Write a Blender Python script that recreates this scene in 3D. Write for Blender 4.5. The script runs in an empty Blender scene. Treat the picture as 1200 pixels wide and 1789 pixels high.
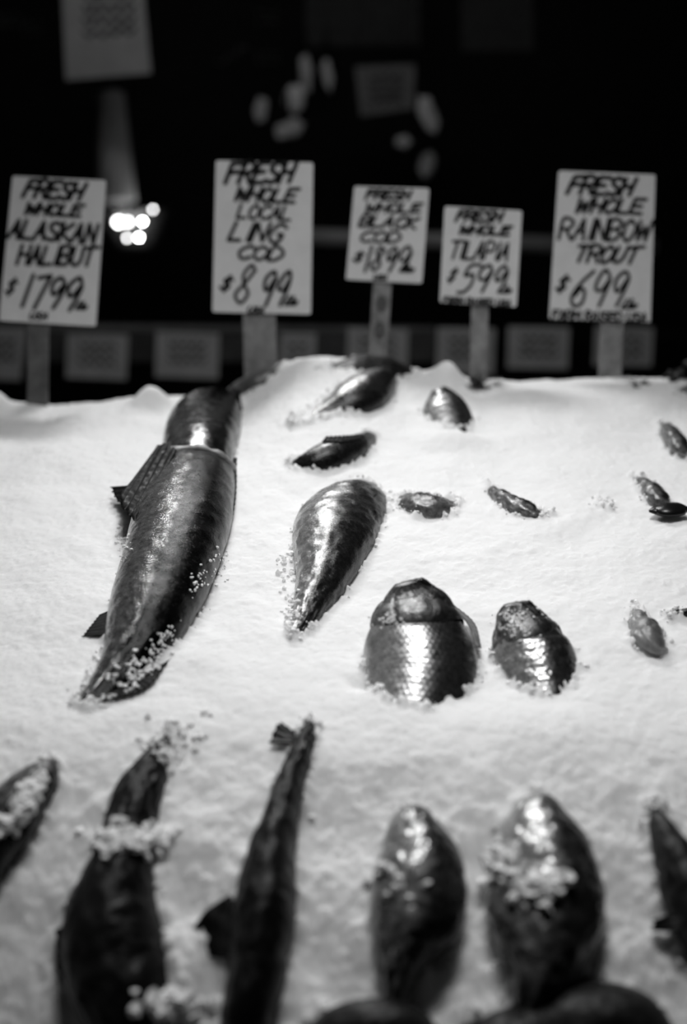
import bpy, bmesh, math, random
import numpy as np
from mathutils import Vector, Matrix

scene = bpy.context.scene
COL = scene.collection
rng = random.Random(7)
nrg = np.random.RandomState(11)

# ------------------------------------------------------------------ camera
CAM = Vector((0.0, 0.0, 1.60))
PITCH = math.radians(13.0)
W, H = 1200.0, 1789.0
F = 50.0 / 36.0 * H                     # focal length in pixels
FWD = Vector((0, math.cos(PITCH), -math.sin(PITCH)))
UP = Vector((0, math.sin(PITCH), math.cos(PITCH)))
cd = bpy.data.cameras.new('camera')
cd.sensor_fit = 'VERTICAL'; cd.sensor_height = 36.0; cd.sensor_width = 24.0; cd.lens = 50.0
cd.clip_start = 0.05; cd.clip_end = 60
cd.dof.use_dof = True; cd.dof.focus_distance = 2.16; cd.dof.aperture_fstop = 1.35
cam = bpy.data.objects.new('camera', cd); COL.objects.link(cam)
cam.location = CAM; cam.rotation_euler = (math.radians(90) - PITCH, 0, 0)
scene.camera = cam

# ------------------------------------------------------------------ world, lamps, exposure
w = bpy.data.worlds.new('night'); scene.world = w; w.use_nodes = True
w.node_tree.nodes['Background'].inputs[0].default_value = (1, 1, 1, 1)
w.node_tree.nodes['Background'].inputs[1].default_value = 0.0015
scene.view_settings.view_transform = 'Standard'
scene.view_settings.look = 'None'
scene.view_settings.gamma = 1.0
scene.view_settings.exposure = -0.2
scene.view_settings.use_curve_mapping = False

def area(name, loc, target, sx, sy, power, spread=180):
    l = bpy.data.lights.new(name, 'AREA'); l.shape = 'RECTANGLE'; l.size = sx; l.size_y = sy
    l.energy = power; l.spread = math.radians(spread)
    o = bpy.data.objects.new(name, l); COL.objects.link(o); o.location = loc
    d = Vector(target) - Vector(loc)
    o.rotation_euler = d.to_track_quat('-Z', 'Y').to_euler()
    return o
area('stall_lamp_back', (-0.20, 3.75, 2.85), (-0.05, 1.7, 0.95), 0.6, 0.24, 11.5, 110)
area('stall_lamp_over', (0.08, 1.92, 3.7), (0.10, 2.02, 1.0), 0.6, 0.4, 10.2, 74)
area('background_fill', (-0.3, 3.95, 3.3), (-0.1, 5.2, 1.5), 1.6, 0.2, 2.1, 130)  # added fill with no visible source, lifts the papers and shelf behind

# ------------------------------------------------------------------ pixel helpers
def ray(px, py):
    return FWD + Vector((1, 0, 0)) * ((px - W / 2) / F) + UP * ((H / 2 - py) / F)
def at(px, py, D):
    return CAM + ray(px, py) * D

# ------------------------------------------------------------------ ice profile
Y0, Z0, SL = 1.206, 0.823, 0.2326
YC = 2.92                               # crest line
crest_px = [(-400, 712), (-60, 708), (0, 706), (90, 712), (150, 703), (230, 697), (330, 694), (400, 690), (440, 672), (480, 648),
            (520, 628), (560, 622), (620, 627), (700, 648), (760, 652), (830, 668), (900, 664),
            (1000, 664), (1080, 663), (1150, 664), (1200, 668), (1600, 670)]
def zlin(Y): return Z0 + SL * (Y - Y0)
cx, cdz = [], []
for px, py in crest_px:
    r = ray(px, py); t = (YC - CAM.y) / r.y
    p = CAM + r * t
    cx.append(p.x); cdz.append(p.z - zlin(YC))
cx = np.array(cx); cdz = np.array(cdz)
def sstep(a, b, x):
    t = np.clip((x - a) / (b - a), 0, 1); return t * t * (3 - 2 * t)
Y1, CF = 1.72, 1.0
def zbase(X, Y):
    X = np.asarray(X, float); Y = np.asarray(Y, float)
    z = Z0 + SL * (Y - Y0)
    d = np.clip(Y1 - Y, 0, None)
    z = z - CF * d * d * (1.05 + 0.65 * (1 - sstep(-.34, -.08, X)))
    z = z + np.interp(X, cx, cdz) * sstep(2.25, YC, Y)
    b = np.clip(Y - YC, 0, None)
    z = z - 0.25 * b - 3.0 * b * b
    return z
def surf(px, py, h=0.0):
    r = ray(px, py)
    D = np.arange(0.7, 3.4, 0.002)
    X = CAM.x + r.x * D; Y = CAM.y + r.y * D; Z = CAM.z + r.z * D
    g = Z - (zbase(X, Y) + h)
    idx = np.where(g < 0)[0]
    if len(idx) == 0: return CAM + r * 2.95
    i = idx[0]
    if i == 0: return CAM + r * float(D[0])
    t = g[i - 1] / (g[i - 1] - g[i])
    return CAM + r * float(D[i - 1] + t * 0.002)
def depth(p): return (p - CAM).dot(FWD)
def inormal(p):
    e = 0.03
    zx = float(zbase(p.x + e, p.y) - zbase(p.x - e, p.y)) / (2 * e)
    zy = float(zbase(p.x, p.y + e) - zbase(p.x, p.y - e)) / (2 * e)
    zx = max(-0.3, min(0.3, zx)); zy = max(-0.1, min(0.9, zy))
    return Vector((-zx, -zy, 1)).normalized()

# ------------------------------------------------------------------ materials
def mat(name, build):
    m = bpy.data.materials.new(name); m.use_nodes = True
    nt = m.node_tree; b = nt.nodes['Principled BSDF']
    build(nt, b); return m
def N(nt, t, **kw):
    n = nt.nodes.new(t)
    for k, v in kw.items():
        if k.startswith('i_'):
            n.inputs[k[2:].replace('_', ' ')].default_value = v
        else: setattr(n, k, v)
    return n
def g4(v): return (v, v, v, 1)
def ramp(nt, fac, stops):
    r = nt.nodes.new('ShaderNodeValToRGB'); nt.links.new(fac, r.inputs[0])
    e = r.color_ramp.elements
    while len(e) < len(stops): e.new(0.5)
    for i, (p, v) in enumerate(stops): e[i].position = p; e[i].color = g4(v)
    return r.outputs[0]
def noise(nt, scale, detail=4, coord='Object', rough=0.6, dist=0.0):
    tc = nt.nodes.new('ShaderNodeTexCoord'); n = nt.nodes.new('ShaderNodeTexNoise')
    n.inputs['Scale'].default_value = scale; n.inputs['Detail'].default_value = detail
    n.inputs['Roughness'].default_value = rough; n.inputs['Distortion'].default_value = dist
    nt.links.new(tc.outputs[coord], n.inputs['Vector']); return n.outputs['Fac']
def bump(nt, b, h, strength, dist, prev=None):
    n = nt.nodes.new('ShaderNodeBump'); n.inputs['Strength'].default_value = strength; n.inputs['Distance'].default_value = dist
    nt.links.new(h, n.inputs['Height'])
    if prev is not None: nt.links.new(prev, n.inputs['Normal'])
    nt.links.new(n.outputs[0], b.inputs['Normal']); return n.outputs[0]
def plain(name, v, rough=0.6, spec=0.3, metal=0.0, var=0.25, scale=40, bstr=0.15):
    def f(nt, b):
        c = ramp(nt, noise(nt, scale), [(0.3, v * (1 - var)), (0.7, v * (1 + var))])
        nt.links.new(c, b.inputs['Base Color'])
        b.inputs['Roughness'].default_value = rough; b.inputs['Specular IOR Level'].default_value = spec
        b.inputs['Metallic'].default_value = metal
        bump(nt, b, noise(nt, scale * 3), bstr, 0.002)
    return mat(name, f)
def f_ice(nt, b):
    c = ramp(nt, noise(nt, 14, 6), [(0.3, 0.90), (0.65, 0.95)])
    nt.links.new(c, b.inputs['Base Color'])
    b.inputs['Roughness'].default_value = 0.6; b.inputs['Specular IOR Level'].default_value = 0.15
    b.inputs['Subsurface Weight'].default_value = 1.0
    b.inputs['Subsurface Radius'].default_value = (1, 1, 1); b.inputs['Subsurface Scale'].default_value = 0.012
    n1 = bump(nt, b, noise(nt, 260, 5, rough=0.75), 0.4, 0.003)
M_ICE = mat('crushed_ice', f_ice)
def f_crumb(nt, b):
    b.inputs['Base Color'].default_value = g4(0.97); b.inputs['Roughness'].default_value = 0.5
    b.inputs['Specular IOR Level'].default_value = 0.3; b.inputs['IOR'].default_value = 1.31
M_CRUMB = mat('ice_crumb', f_crumb)
def fishmat(name, belly, back, edge=(0.45, 0.62), rough=0.3, spec=0.7, speck=220, bs=0.5, bd=0.0015, blotch=0.35, metal=0.0, coat=0.0, sc=False):
    def f(nt, b):
        uv = nt.nodes.new('ShaderNodeUVMap'); sp = nt.nodes.new('ShaderNodeSeparateXYZ')
        nt.links.new(uv.outputs[0], sp.inputs[0])
        n1 = noise(nt, 28, 5)
        ad = N(nt, 'ShaderNodeMath', operation='MULTIPLY_ADD'); nt.links.new(n1, ad.inputs[0]); ad.inputs[1].default_value = 0.22
        nt.links.new(sp.outputs[1], ad.inputs[2])
        base = ramp(nt, ad.outputs[0], [(0.0, belly), (edge[0] + 0.11, belly * 0.8), (edge[1] + 0.11, back), (1.0, back * 0.75)])
        n2 = noise(nt, 90, 6, rough=0.7)
        mod = ramp(nt, n2, [(0.3, 1 - blotch), (0.7, 1 + blotch)])
        mx = N(nt, 'ShaderNodeMixRGB', blend_type='MULTIPLY'); mx.inputs[0].default_value = 1.0
        nt.links.new(base, mx.inputs[1]); nt.links.new(mod, mx.inputs[2])
        out = mx.outputs[0]
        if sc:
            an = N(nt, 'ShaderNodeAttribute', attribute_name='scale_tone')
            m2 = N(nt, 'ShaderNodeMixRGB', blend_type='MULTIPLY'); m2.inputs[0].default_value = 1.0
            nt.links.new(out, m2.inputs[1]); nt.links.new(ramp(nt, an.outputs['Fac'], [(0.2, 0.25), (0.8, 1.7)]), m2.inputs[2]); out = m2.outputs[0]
        nt.links.new(out, b.inputs['Base Color'])
        b.inputs['Metallic'].default_value = metal
        nt.links.new(ramp(nt, noise(nt, speck * 0.6, 3), [(0.35, rough * 0.7), (0.7, min(1, rough * 1.5))]), b.inputs['Roughness'])
        b.inputs['Specular IOR Level'].default_value = spec
        b.inputs['Coat Weight'].default_value = coat; b.inputs['Coat Roughness'].default_value = 0.22
        p = bump(nt, b, noise(nt, speck, 4, rough=0.7), bs, bd)
    return mat(name, f)
M_SALMON = fishmat('salmon_skin', 0.40, 0.008, (0.40, 0.54), 0.21, 0.4, 260, 0.9, 0.0008, 0.7, metal=0.8)
M_HEAD = fishmat('fish_head_skin', 0.26, 0.010, (0.50, 0.62), 0.20, 0.4, 120, 0.7, 0.0010, 0.6, metal=0.8)
M_FIN = fishmat('fin_membrane', 0.018, 0.015, (0.3, 0.7), 0.6, 0.15, 160, 0.4, 0.0012, 0.4)
M_FINP = fishmat('pale_fin_membrane', 0.16, 0.10, (0.3, 0.7), 0.5, 0.3, 160, 0.4, 0.0006, 0.3)
M_COD = fishmat('cod_skin', 0.50, 0.03, (0.42, 0.54), 0.24, 0.4, 300, 0.8, 0.0007, 0.35, metal=0.65)
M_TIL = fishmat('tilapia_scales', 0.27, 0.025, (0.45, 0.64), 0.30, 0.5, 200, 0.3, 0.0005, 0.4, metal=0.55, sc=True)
M_TILH = fishmat('tilapia_head_skin', 0.24, 0.035, (0.45, 0.64), 0.32, 0.5, 110, 0.9, 0.0020, 0.7, metal=0.5)
M_SHADED = fishmat('shaded_fish_skin', 0.02, 0.005, (0.35, 0.6), 0.4, 0.2, 180, 0.5, 0.0015, 0.4)  # near-black: shade on the front row put into the skin colour
M_TROUT = fishmat('trout_skin', 0.22, 0.03, (0.3, 0.6), 0.30, 0.4, 140, 0.7, 0.0014, 0.8, metal=0.5)
M_PALEF = fishmat('pale_fish_skin', 0.30, 0.10, (0.35, 0.6), 0.35, 0.6, 240, 0.5, 0.0012, 0.25)
M_GILL = plain('gill_flesh', 0.30, 0.3, 0.7, var=0.5, scale=60, bstr=0.6)
M_EYE = plain('fish_eye', 0.01, 0.1, 0.8, bstr=0.0)
M_RING = plain('fish_eye_rim', 0.35, 0.3, 0.6)
M_CARD = plain('sign_card', 0.80, 0.5, 0.3, var=0.05, scale=25)
M_INK = plain('marker_ink', 0.012, 0.5, 0.3, var=0.2)
M_WOOD = plain('grey_stake_wood', 0.26, 0.7, 0.2, var=0.35, scale=35, bstr=0.4)
M_WOODD = plain('dark_stake_wood', 0.12, 0.7, 0.2, var=0.35, scale=35, bstr=0.4)
M_PAPER = plain('old_paper', 0.5, 0.8, 0.1, var=0.1, scale=20)
M_PRINT = plain('faded_print', 0.05, 0.8, 0.1)
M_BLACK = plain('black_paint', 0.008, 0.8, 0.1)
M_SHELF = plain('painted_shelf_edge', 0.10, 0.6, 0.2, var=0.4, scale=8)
M_METAL = plain('brushed_metal', 0.35, 0.35, 0.5, metal=0.9, var=0.2)
M_BAG = plain('cloudy_plastic_bag', 0.75, 0.35, 0.5, var=0.3, scale=12, bstr=0.5)
M_HERB = plain('herb_leaf', 0.05, 0.5, 0.3, var=0.6, scale=90)
M_MUSSEL = plain('mussel_shell', 0.008, 0.3, 0.3)
M_CONC = plain('concrete', 0.05, 0.8, 0.2)
def f_glow(s):
    def f(nt, b):
        b.inputs['Base Color'].default_value = g4(0.8)
        b.inputs['Emission Color'].default_value = (1, 1, 1, 1); b.inputs['Emission Strength'].default_value = s
    return f
M_GLOW = mat('bright_glint_glow', f_glow(60)); M_GLOW2 = mat('dim_glint_glow', f_glow(14))  # emission stands in for reflected lights

# ------------------------------------------------------------------ object helpers
def mesh_obj(name, verts, faces, m, parent=None, smooth=True, uvs=None):
    me = bpy.data.meshes.new(name)
    me.from_pydata([tuple(v) for v in verts], [], faces)
    if uvs is not None:
        lay = me.uv_layers.new(name='UVMap')
        li = np.zeros(len(me.loops), dtype=np.int32); me.loops.foreach_get('vertex_index', li)
        arr = np.asarray(uvs, dtype=np.float32)[li]
        lay.data.foreach_set('uv', arr.ravel())
    me.update()
    if smooth: me.polygons.foreach_set('use_smooth', [True] * len(me.polygons))
    me.materials.append(m)
    o = bpy.data.objects.new(name, me); COL.objects.link(o)
    if parent is not None:
        o.parent = parent; o.matrix_parent_inverse = parent.matrix_world.inverted() if False else Matrix.Translation(-parent.location)
    return o
def bm_obj(name, bm, m, parent=None, smooth=False):
    bmesh.ops.recalc_face_normals(bm, faces=bm.faces[:])
    me = bpy.data.meshes.new(name); bm.to_mesh(me); bm.free()
    if smooth: me.polygons.foreach_set('use_smooth', [True] * len(me.polygons))
    me.materials.append(m)
    o = bpy.data.objects.new(name, me); COL.objects.link(o)
    if parent is not None: o.parent = parent; o.matrix_parent_inverse = Matrix.Translation(-parent.location)
    return o
def tag(o, label, cat, group=None, kind=None):
    o['label'] = label; o['category'] = cat
    if group: o['group'] = group
    if kind: o['kind'] = kind
    return o
def thing(name, loc, label, cat, group=None):
    o = bpy.data.objects.new(name, None); COL.objects.link(o); o.location = loc; o.empty_display_size = 0.03
    return tag(o, label, cat, group)
def box(bm, c, ax, ay, az, bev=0.0):
    """box with centre c and half-axis vectors"""
    vs = []
    for sz in (-1, 1):
        for sy in (-1, 1):
            for sx in (-1, 1): vs.append(bm.verts.new(c + ax * sx + ay * sy + az * sz))
    f = [(0, 1, 3, 2), (4, 6, 7, 5), (0, 4, 5, 1), (2, 3, 7, 6), (0, 2, 6, 4), (1, 5, 7, 3)]
    fs = [bm.faces.new([vs[i] for i in q]) for q in f]
    if bev > 0:
        es = list({e for q in fs for e in q.edges})
        bmesh.ops.bevel(bm, geom=es, offset=bev, segments=2, affect='EDGES')

# ------------------------------------------------------------------ numpy noise
def vnoise(x, y, seed):
    r = np.random.RandomState(seed); T = r.rand(256, 256)
    xi = np.floor(x).astype(int); yi = np.floor(y).astype(int)
    fx = x - xi; fy = y - yi
    fx = fx * fx * (3 - 2 * fx); fy = fy * fy * (3 - 2 * fy)
    a = T[xi % 256, yi % 256]; b = T[(xi + 1) % 256, yi % 256]
    c = T[xi % 256, (yi + 1) % 256]; d = T[(xi + 1) % 256, (yi + 1) % 256]
    return (a * (1 - fx) + b * fx) * (1 - fy) + (c * (1 - fx) + d * fx) * fy - 0.5
def fbm(x, y, f, oct, seed, gain=0.5):
    s = 0; a = 1
    for i in range(oct):
        s = s + a * vnoise(x * f + 17.3 * i, y * f + 9.1 * i, seed + i); f *= 2.03; a *= gain
    return s

# ------------------------------------------------------------------ setting
def struct(name, m, c, sx, sy, sz):
    bm = bmesh.new(); box(bm, Vector(c), Vector((sx / 2, 0, 0)), Vector((0, sy / 2, 0)), Vector((0, 0, sz / 2)))
    o = bm_obj(name, bm, m); o['kind'] = 'structure'; return o
struct('floor', M_CONC, (0, 2.5, -0.05), 9, 11, 0.1)
struct('wall_back', M_BLACK, (0, 5.56, 2.0), 9, 0.1, 4.0)
struct('ceiling', M_BLACK, (0, 2.5, 4.05), 9, 11, 0.1)
struct('wall_left', M_BLACK, (-4.45, 2.5, 2.0), 0.1, 8.0, 4.0)
struct('wall_right', M_BLACK, (4.45, 2.5, 2.0), 0.1, 8.0, 4.0)

# ------------------------------------------------------------------ ice bed
MOUNDS = []     # (X, Y, rx, ry, h)
def mound(px, py, rpx, h, ratio=1.0, Y=None):
    if Y is None: p = surf(px, py)
    else:
        r = ray(px, py); p = CAM + r * ((Y - CAM.y) / r.y)
    D = depth(p); MOUNDS.append((p.x, p.y, rpx * D / F, rpx * D / F * ratio, h))
XN, YN = 1000, 860
xs = np.linspace(-1.15, 1.15, XN); ys = np.concatenate([np.linspace(1.02, 2.2, 540), np.linspace(2.2, 3.35, 321)[1:]])
YN = len(ys)
DIPS = []       # (X, Y, r, depth) hollows under fish
def build_ice():
    X, Y = np.meshgrid(xs, ys, indexing='ij')
    Z = zbase(X, Y)
    for (mx, my, rx, ry, h) in MOUNDS:
        Z = Z + h * np.exp(-((X - mx) / rx) ** 2 - ((Y - my) / ry) ** 2)
    front = 1 - sstep(1.3, 1.75, Y)
    Z = Z + fbm(X, Y, 5, 3, 3) * 0.016
    Z = Z + fbm(X, Y, 24, 3, 21) * (0.0030 + 0.016 * front) + fbm(X, Y, 11, 2, 63) * 0.026 * front
    Z = Z + fbm(X, Y, 95, 3, 40, 0.6) * (0.0018 + 0.004 * front)
    Z = Z + np.clip(vnoise(X * 160, Y * 160, 77) - 0.22, 0, 1) * (0.006 + 0.014 * front)
    Z = np.maximum(Z, .30)
    # ragged ice pushed up against the fish edges
    r_ = random.Random(5); ZO = Z.copy()
    for (e, c) in CR:
        if r_.random() < .35: continue
        v = c - e; l = np.linalg.norm(v) + 1e-6; q = e + v / l * r_.uniform(-.004, .006)
        fr = float(1 - sstep(1.3, 1.7, q[1])); R = r_.uniform(.003, .0065) * (1 + fr); hh = r_.uniform(.002, .011) * (1 + .8 * fr)
        i0, i1 = np.searchsorted(xs, [q[0] - 3 * R, q[0] + 3 * R]); j0, j1 = np.searchsorted(ys, [q[1] - 3 * R, q[1] + 3 * R])
        if i1 > i0 and j1 > j0:
            dx = (xs[i0:i1, None] - q[0]) / R; dy = (ys[None, j0:j1] - q[1]) / R
            Z[i0:i1, j0:j1] = np.maximum(Z[i0:i1, j0:j1], ZO[i0:i1, j0:j1] + hh * np.exp(-(dx * dx + dy * dy)))
    verts = np.stack([X, Y, Z], -1).reshape(-1, 3)
    i = np.arange(XN - 1)[:, None] * YN + np.arange(YN - 1)[None, :]
    i = i.ravel()
    quads = np.stack([i, i + YN, i + YN + 1, i + 1], -1)
    faces = quads.tolist()
    # skirt down to the tray
    n0 = len(verts)
    ring = [k * YN for k in range(XN)] + [(XN - 1) * YN + k for k in range(1, YN)] + \
           [k * YN + YN - 1 for k in range(XN - 2, -1, -1)] + [k for k in range(YN - 2, 0, -1)]
    low = verts[ring].copy(); low[:, 2] = 0.262
    verts = np.concatenate([verts, low])
    R = len(ring)
    for k in range(R):
        k2 = (k + 1) % R
        faces.append([ring[k2], ring[k], n0 + k, n0 + k2])
    faces.append([n0 + k for k in range(R)])
    o = mesh_obj('crushed_ice', verts, faces, M_ICE)
    tag(o, 'white sloping bed of crushed ice that the fish lie half buried in', 'ice', kind='stuff')
    return Z
mound(287, 693, 16, 0.014, 1.2, YC - 0.05); mound(268, 690, 22, 0.030, 1.2, YC - 0.05); mound(247, 692, 22, 0.020, 1.2, YC - 0.05)
mound(-6, 705, 20, 0.034, 1.2, YC - 0.02)
mound(784, 652, 26, 0.036, 1.2, YC - 0.03)
mound(872, 664, 16, 0.008, 1.2, YC - 0.02)
mound(100, 800, 90, 0.012)
mound(560, 700, 120, 0.012)

# ------------------------------------------------------------------ fish builders
def crom(P, n):
    P = np.asarray(P, float); k = len(P)
    ext = np.vstack([2 * P[0] - P[1], P, 2 * P[-1] - P[-2]])
    out = []
    for t in np.linspace(0, k - 1, n):
        i = min(int(t), k - 2); u = t - i
        p0, p1, p2, p3 = ext[i], ext[i + 1], ext[i + 2], ext[i + 3]
        out.append(0.5 * ((2 * p1) + (-p0 + p2) * u + (2 * p0 - 5 * p1 + 4 * p2 - p3) * u * u + (-p0 + 3 * p1 - 3 * p2 + p3) * u ** 3))
    return np.array(out)
CR = []   # ice crumb seeds along fish edges (point, normal, size)
def loft(name, st, m, parent=None, n=90, mring=72, scales=None, rough=0.0, seed=1, pinch=0.0, roll=0.0, pts=None, face=None, bow=0.0):
    """st: stations (px, py, h, half width px, half thickness m). returns mesh object"""
    P = []
    for (px, py, h, hw, t) in (st or []):
        p = surf(px, py, h); D = depth(p)
        P.append((p.x, p.y, p.z, hw * D / F, t))
    if pts is not None: P = pts
    Q = crom(P, n)
    c = Q[:, :3]; hw = np.clip(Q[:, 3], 0.0005, None); th = np.clip(Q[:, 4], 0.0005, None)
    tan = np.gradient(c, axis=0); tan /= np.linalg.norm(tan, axis=1)[:, None]
    nn = np.array([face if face is not None else inormal(Vector(q)) for q in c])
    lat = np.cross(tan, nn); lat /= np.linalg.norm(lat, axis=1)[:, None]
    if lat[:, 0].sum() < 0: lat = -lat
    nor = np.cross(lat, tan); nor /= np.linalg.norm(nor, axis=1)[:, None]
    nor = nor * np.where(nor[:, 2:3] < 0, -1.0, 1.0)
    if roll:
        cr, sr = math.cos(roll), math.sin(roll)
        lat, nor = lat * cr + nor * sr, nor * cr - lat * sr
    a = np.linspace(0, 2 * math.pi, mring, endpoint=False)
    ca, sa = np.cos(a), np.sin(a)
    # slightly pointed back/belly edges
    ex = 1.0 + pinch
    L = np.sign(ca) * np.abs(ca) ** 1.0; S = np.sign(sa) * np.abs(sa) ** ex
    V = c[:, None, :] + lat[:, None, :] * (hw[:, None] * L[None, :])[..., None] + nor[:, None, :] * (th[:, None] * S[None, :])[..., None]
    arc = np.concatenate([[0], np.cumsum(np.linalg.norm(np.diff(c, axis=0), axis=1))])
    rad = lat[:, None, :] * (L * 0.6)[None, :, None] + nor[:, None, :] * sa[None, :, None]
    rad /= np.linalg.norm(rad, axis=2)[..., None]
    hwm = np.mean(hw)
    u = arc[:, None] + 0 * a[None, :]; v = (a[None, :] * 0 + np.arcsin(np.clip(L, -1, 1))[None, :]) * hw.max() + 0 * u
    if scales:
        size, amp = scales
        uu = u / size; vv = v / (size * 0.95)
        best = np.full(uu.shape, -9.0)
        for di in (-1, 0, 1):
            for dj in (-1, 0, 1):
                iu = np.floor(uu) + di; off = 0.5 * (iu % 2)
                jv = np.floor(vv - off) + dj
                du = uu - (iu + 0.5); dv = vv - off - (jv + 0.5)
                hgt = 0.6 - 0.55 * (du * du * 0.7 + dv * dv * 1.2) + 0.38 * du * scales_dir
                best = np.maximum(best, hgt)
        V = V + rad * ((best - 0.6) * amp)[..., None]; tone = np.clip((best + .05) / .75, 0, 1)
    if rough:
        nz = fbm(u * 1.0 + 3.1 * seed, v * 1.0 + 50 + 0.02 * np.sin(a)[None, :], 60, 3, seed)
        V = V + rad * (nz * rough)[..., None]
    if bow: V = V - tan[:, None, :] * (bow * (1 - L * L)[None, :] * (1 - np.linspace(0, 1, n))[:, None])[..., None]
    flat = V.reshape(-1, 3); near = np.where(np.abs(flat[:, 2] - zbase(flat[:, 0], flat[:, 1])) < .0035)[0]
    if len(near):
        rr = np.random.RandomState(seed + n)
        for k_ in rr.choice(near, min(len(near), int(40 + 900 * arc[-1] * .35)), replace=False): CR.append((flat[k_], c[k_ // mring]))
    verts = V.reshape(-1, 3); faces = []
    for i in range(n - 1):
        for j in range(mring):
            j2 = (j + 1) % mring
            faces.append((i * mring + j, i * mring + j2, (i + 1) * mring + j2, (i + 1) * mring + j))
    faces.append(tuple(range(mring - 1, -1, -1))); faces.append(tuple((n - 1) * mring + j for j in range(mring)))
    uvs = np.stack([np.broadcast_to((arc / arc[-1])[:, None], (n, mring)), np.broadcast_to((0.5 + 0.5 * L)[None, :], (n, mring))], -1).reshape(-1, 2)
    o = mesh_obj(name, verts, faces, m, parent, True, uvs)
    if scales:
        at_ = o.data.attributes.new('scale_tone', 'FLOAT', 'POINT'); at_.data.foreach_set('value', tone.astype(np.float32).ravel())
    bm = bmesh.new(); bm.from_mesh(o.data); bmesh.ops.recalc_face_normals(bm, faces=bm.faces[:]); bm.to_mesh(o.data); bm.free()
    return o
scales_dir = 1.0
def fin(name, A, B, m, parent=None, rays=9, corr=0.0025, n=48, k=14, th=0.0016, ragged=0.06):
    """A: root edge, B: tip edge; lists of (px, py, h) from front to back"""
    a = crom([tuple(surf(*q)) for q in A], n); b = crom([tuple(surf(*q)) for q in B], n)
    ctr = (a.mean(0) + b.mean(0)) / 2
    e1 = b.mean(0) - a.mean(0); e2 = a[-1] - a[0]
    nr = np.cross(e1, e2); nr /= np.linalg.norm(nr)
    if nr[2] < 0: nr = -nr
    top = []; r = np.random.RandomState(len(name) + n + int(A[0][0]))
    jag = 1 - ragged * np.abs(np.sin(np.linspace(0, rays * math.pi, n))) - ragged * r.rand(n) * 0.5
    ph = np.sin(np.linspace(0, rays * 2 * math.pi, n))
    V = []; uv = []
    for i in range(n):
        for j in range(k):
            t = j / (k - 1) * jag[i]
            p = a[i] * (1 - t) + b[i] * t + nr * (ph[i] * corr * (0.3 + 0.7 * t))
            V.append(p); uv.append((i / (n - 1), t))
    V = np.array(V); nv = len(V)
    ta = th * (1 - 0.6 * np.tile(np.linspace(0, 1, k), n))[:, None]
    allv = np.vstack([V + nr * ta, V - nr * ta]); F_ = []
    for i in range(n - 1):
        for j in range(k - 1):
            q = (i * k + j, i * k + j + 1, (i + 1) * k + j + 1, (i + 1) * k + j)
            F_.append(q); F_.append(tuple(nv + x for x in reversed(q)))
    def side(x, y): F_.append((x, y, nv + y, nv + x))
    for i in range(n - 1):
        side(i * k, (i + 1) * k); side((i + 1) * k + k - 1, i * k + k - 1)
    for j in range(k - 1):
        side(j + 1, j); side((n - 1) * k + j, (n - 1) * k + j + 1)
    o = mesh_obj(name, allv, F_, m, parent, True, np.array(uv + uv))
    bm = bmesh.new(); bm.from_mesh(o.data); bmesh.ops.recalc_face_normals(bm, faces=bm.faces[:]); bm.to_mesh(o.data); bm.free()
    return o
def planted(px, py, length, rows, tilt=25.0, top=None):
    """stations of a fish planted tail down in the ice, leaning back by tilt degrees off the slope.
    rows: (fraction of the visible length, px centre, half width px, half thickness m)"""
    b0 = surf(px, py); n_ = inormal(b0); e_ = Vector((1, 0, 0)).cross(n_) * -1
    if e_.y < 0: e_ = -e_
    tl = math.radians(tilt); ax = e_ * math.cos(tl) + n_ * math.sin(tl); m_ = n_ * math.cos(tl) - e_ * math.sin(tl)
    out = []
    for (f_, cxp, hw, t_) in rows:
        r_ = b0 + ax * (f_ * length); D = depth(r_)
        c = r_ - m_ * t_; c.x = (cxp - W / 2) / F * D
        out.append((c.x, c.y, c.z, hw * D / F, t_))
    return out, tuple(m_)
def ball(name, p, rx, ry, rz, m, parent, ax=None, sub=3):
    bm = bmesh.new(); bmesh.ops.create_icosphere(bm, subdivisions=sub, radius=1)
    R = ax if ax is not None else Matrix.Identity(3)
    for v in bm.verts: v.co = R @ Vector((v.co.x * rx, v.co.y * ry, v.co.z * rz)) + p
    return bm_obj(name, bm, m, parent, True)
def tube(name, pts, rad, m, parent=None, seg=10):
    P = [Vector(p) for p in pts]; V = []; Fc = []
    for i, p in enumerate(P):
        t = (P[min(i + 1, len(P) - 1)] - P[max(i - 1, 0)]).normalized()
        x = t.orthogonal().normalized() if i == 0 else (x - t * x.dot(t)).normalized()
        y = t.cross(x); r = rad[i] if isinstance(rad, (list, tuple)) else rad
        for k in range(seg):
            a = 2 * math.pi * k / seg; V.append(p + x * math.cos(a) * r + y * math.sin(a) * r)
    for i in range(len(P) - 1):
        for k in range(seg):
            k2 = (k + 1) % seg
            Fc.append((i * seg + k, i * seg + k2, (i + 1) * seg + k2, (i + 1) * seg + k))
    Fc.append(tuple(range(seg - 1, -1, -1))); Fc.append(tuple((len(P) - 1) * seg + k for k in range(seg)))
    return mesh_obj(name, V, Fc, m, parent, True)
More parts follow.
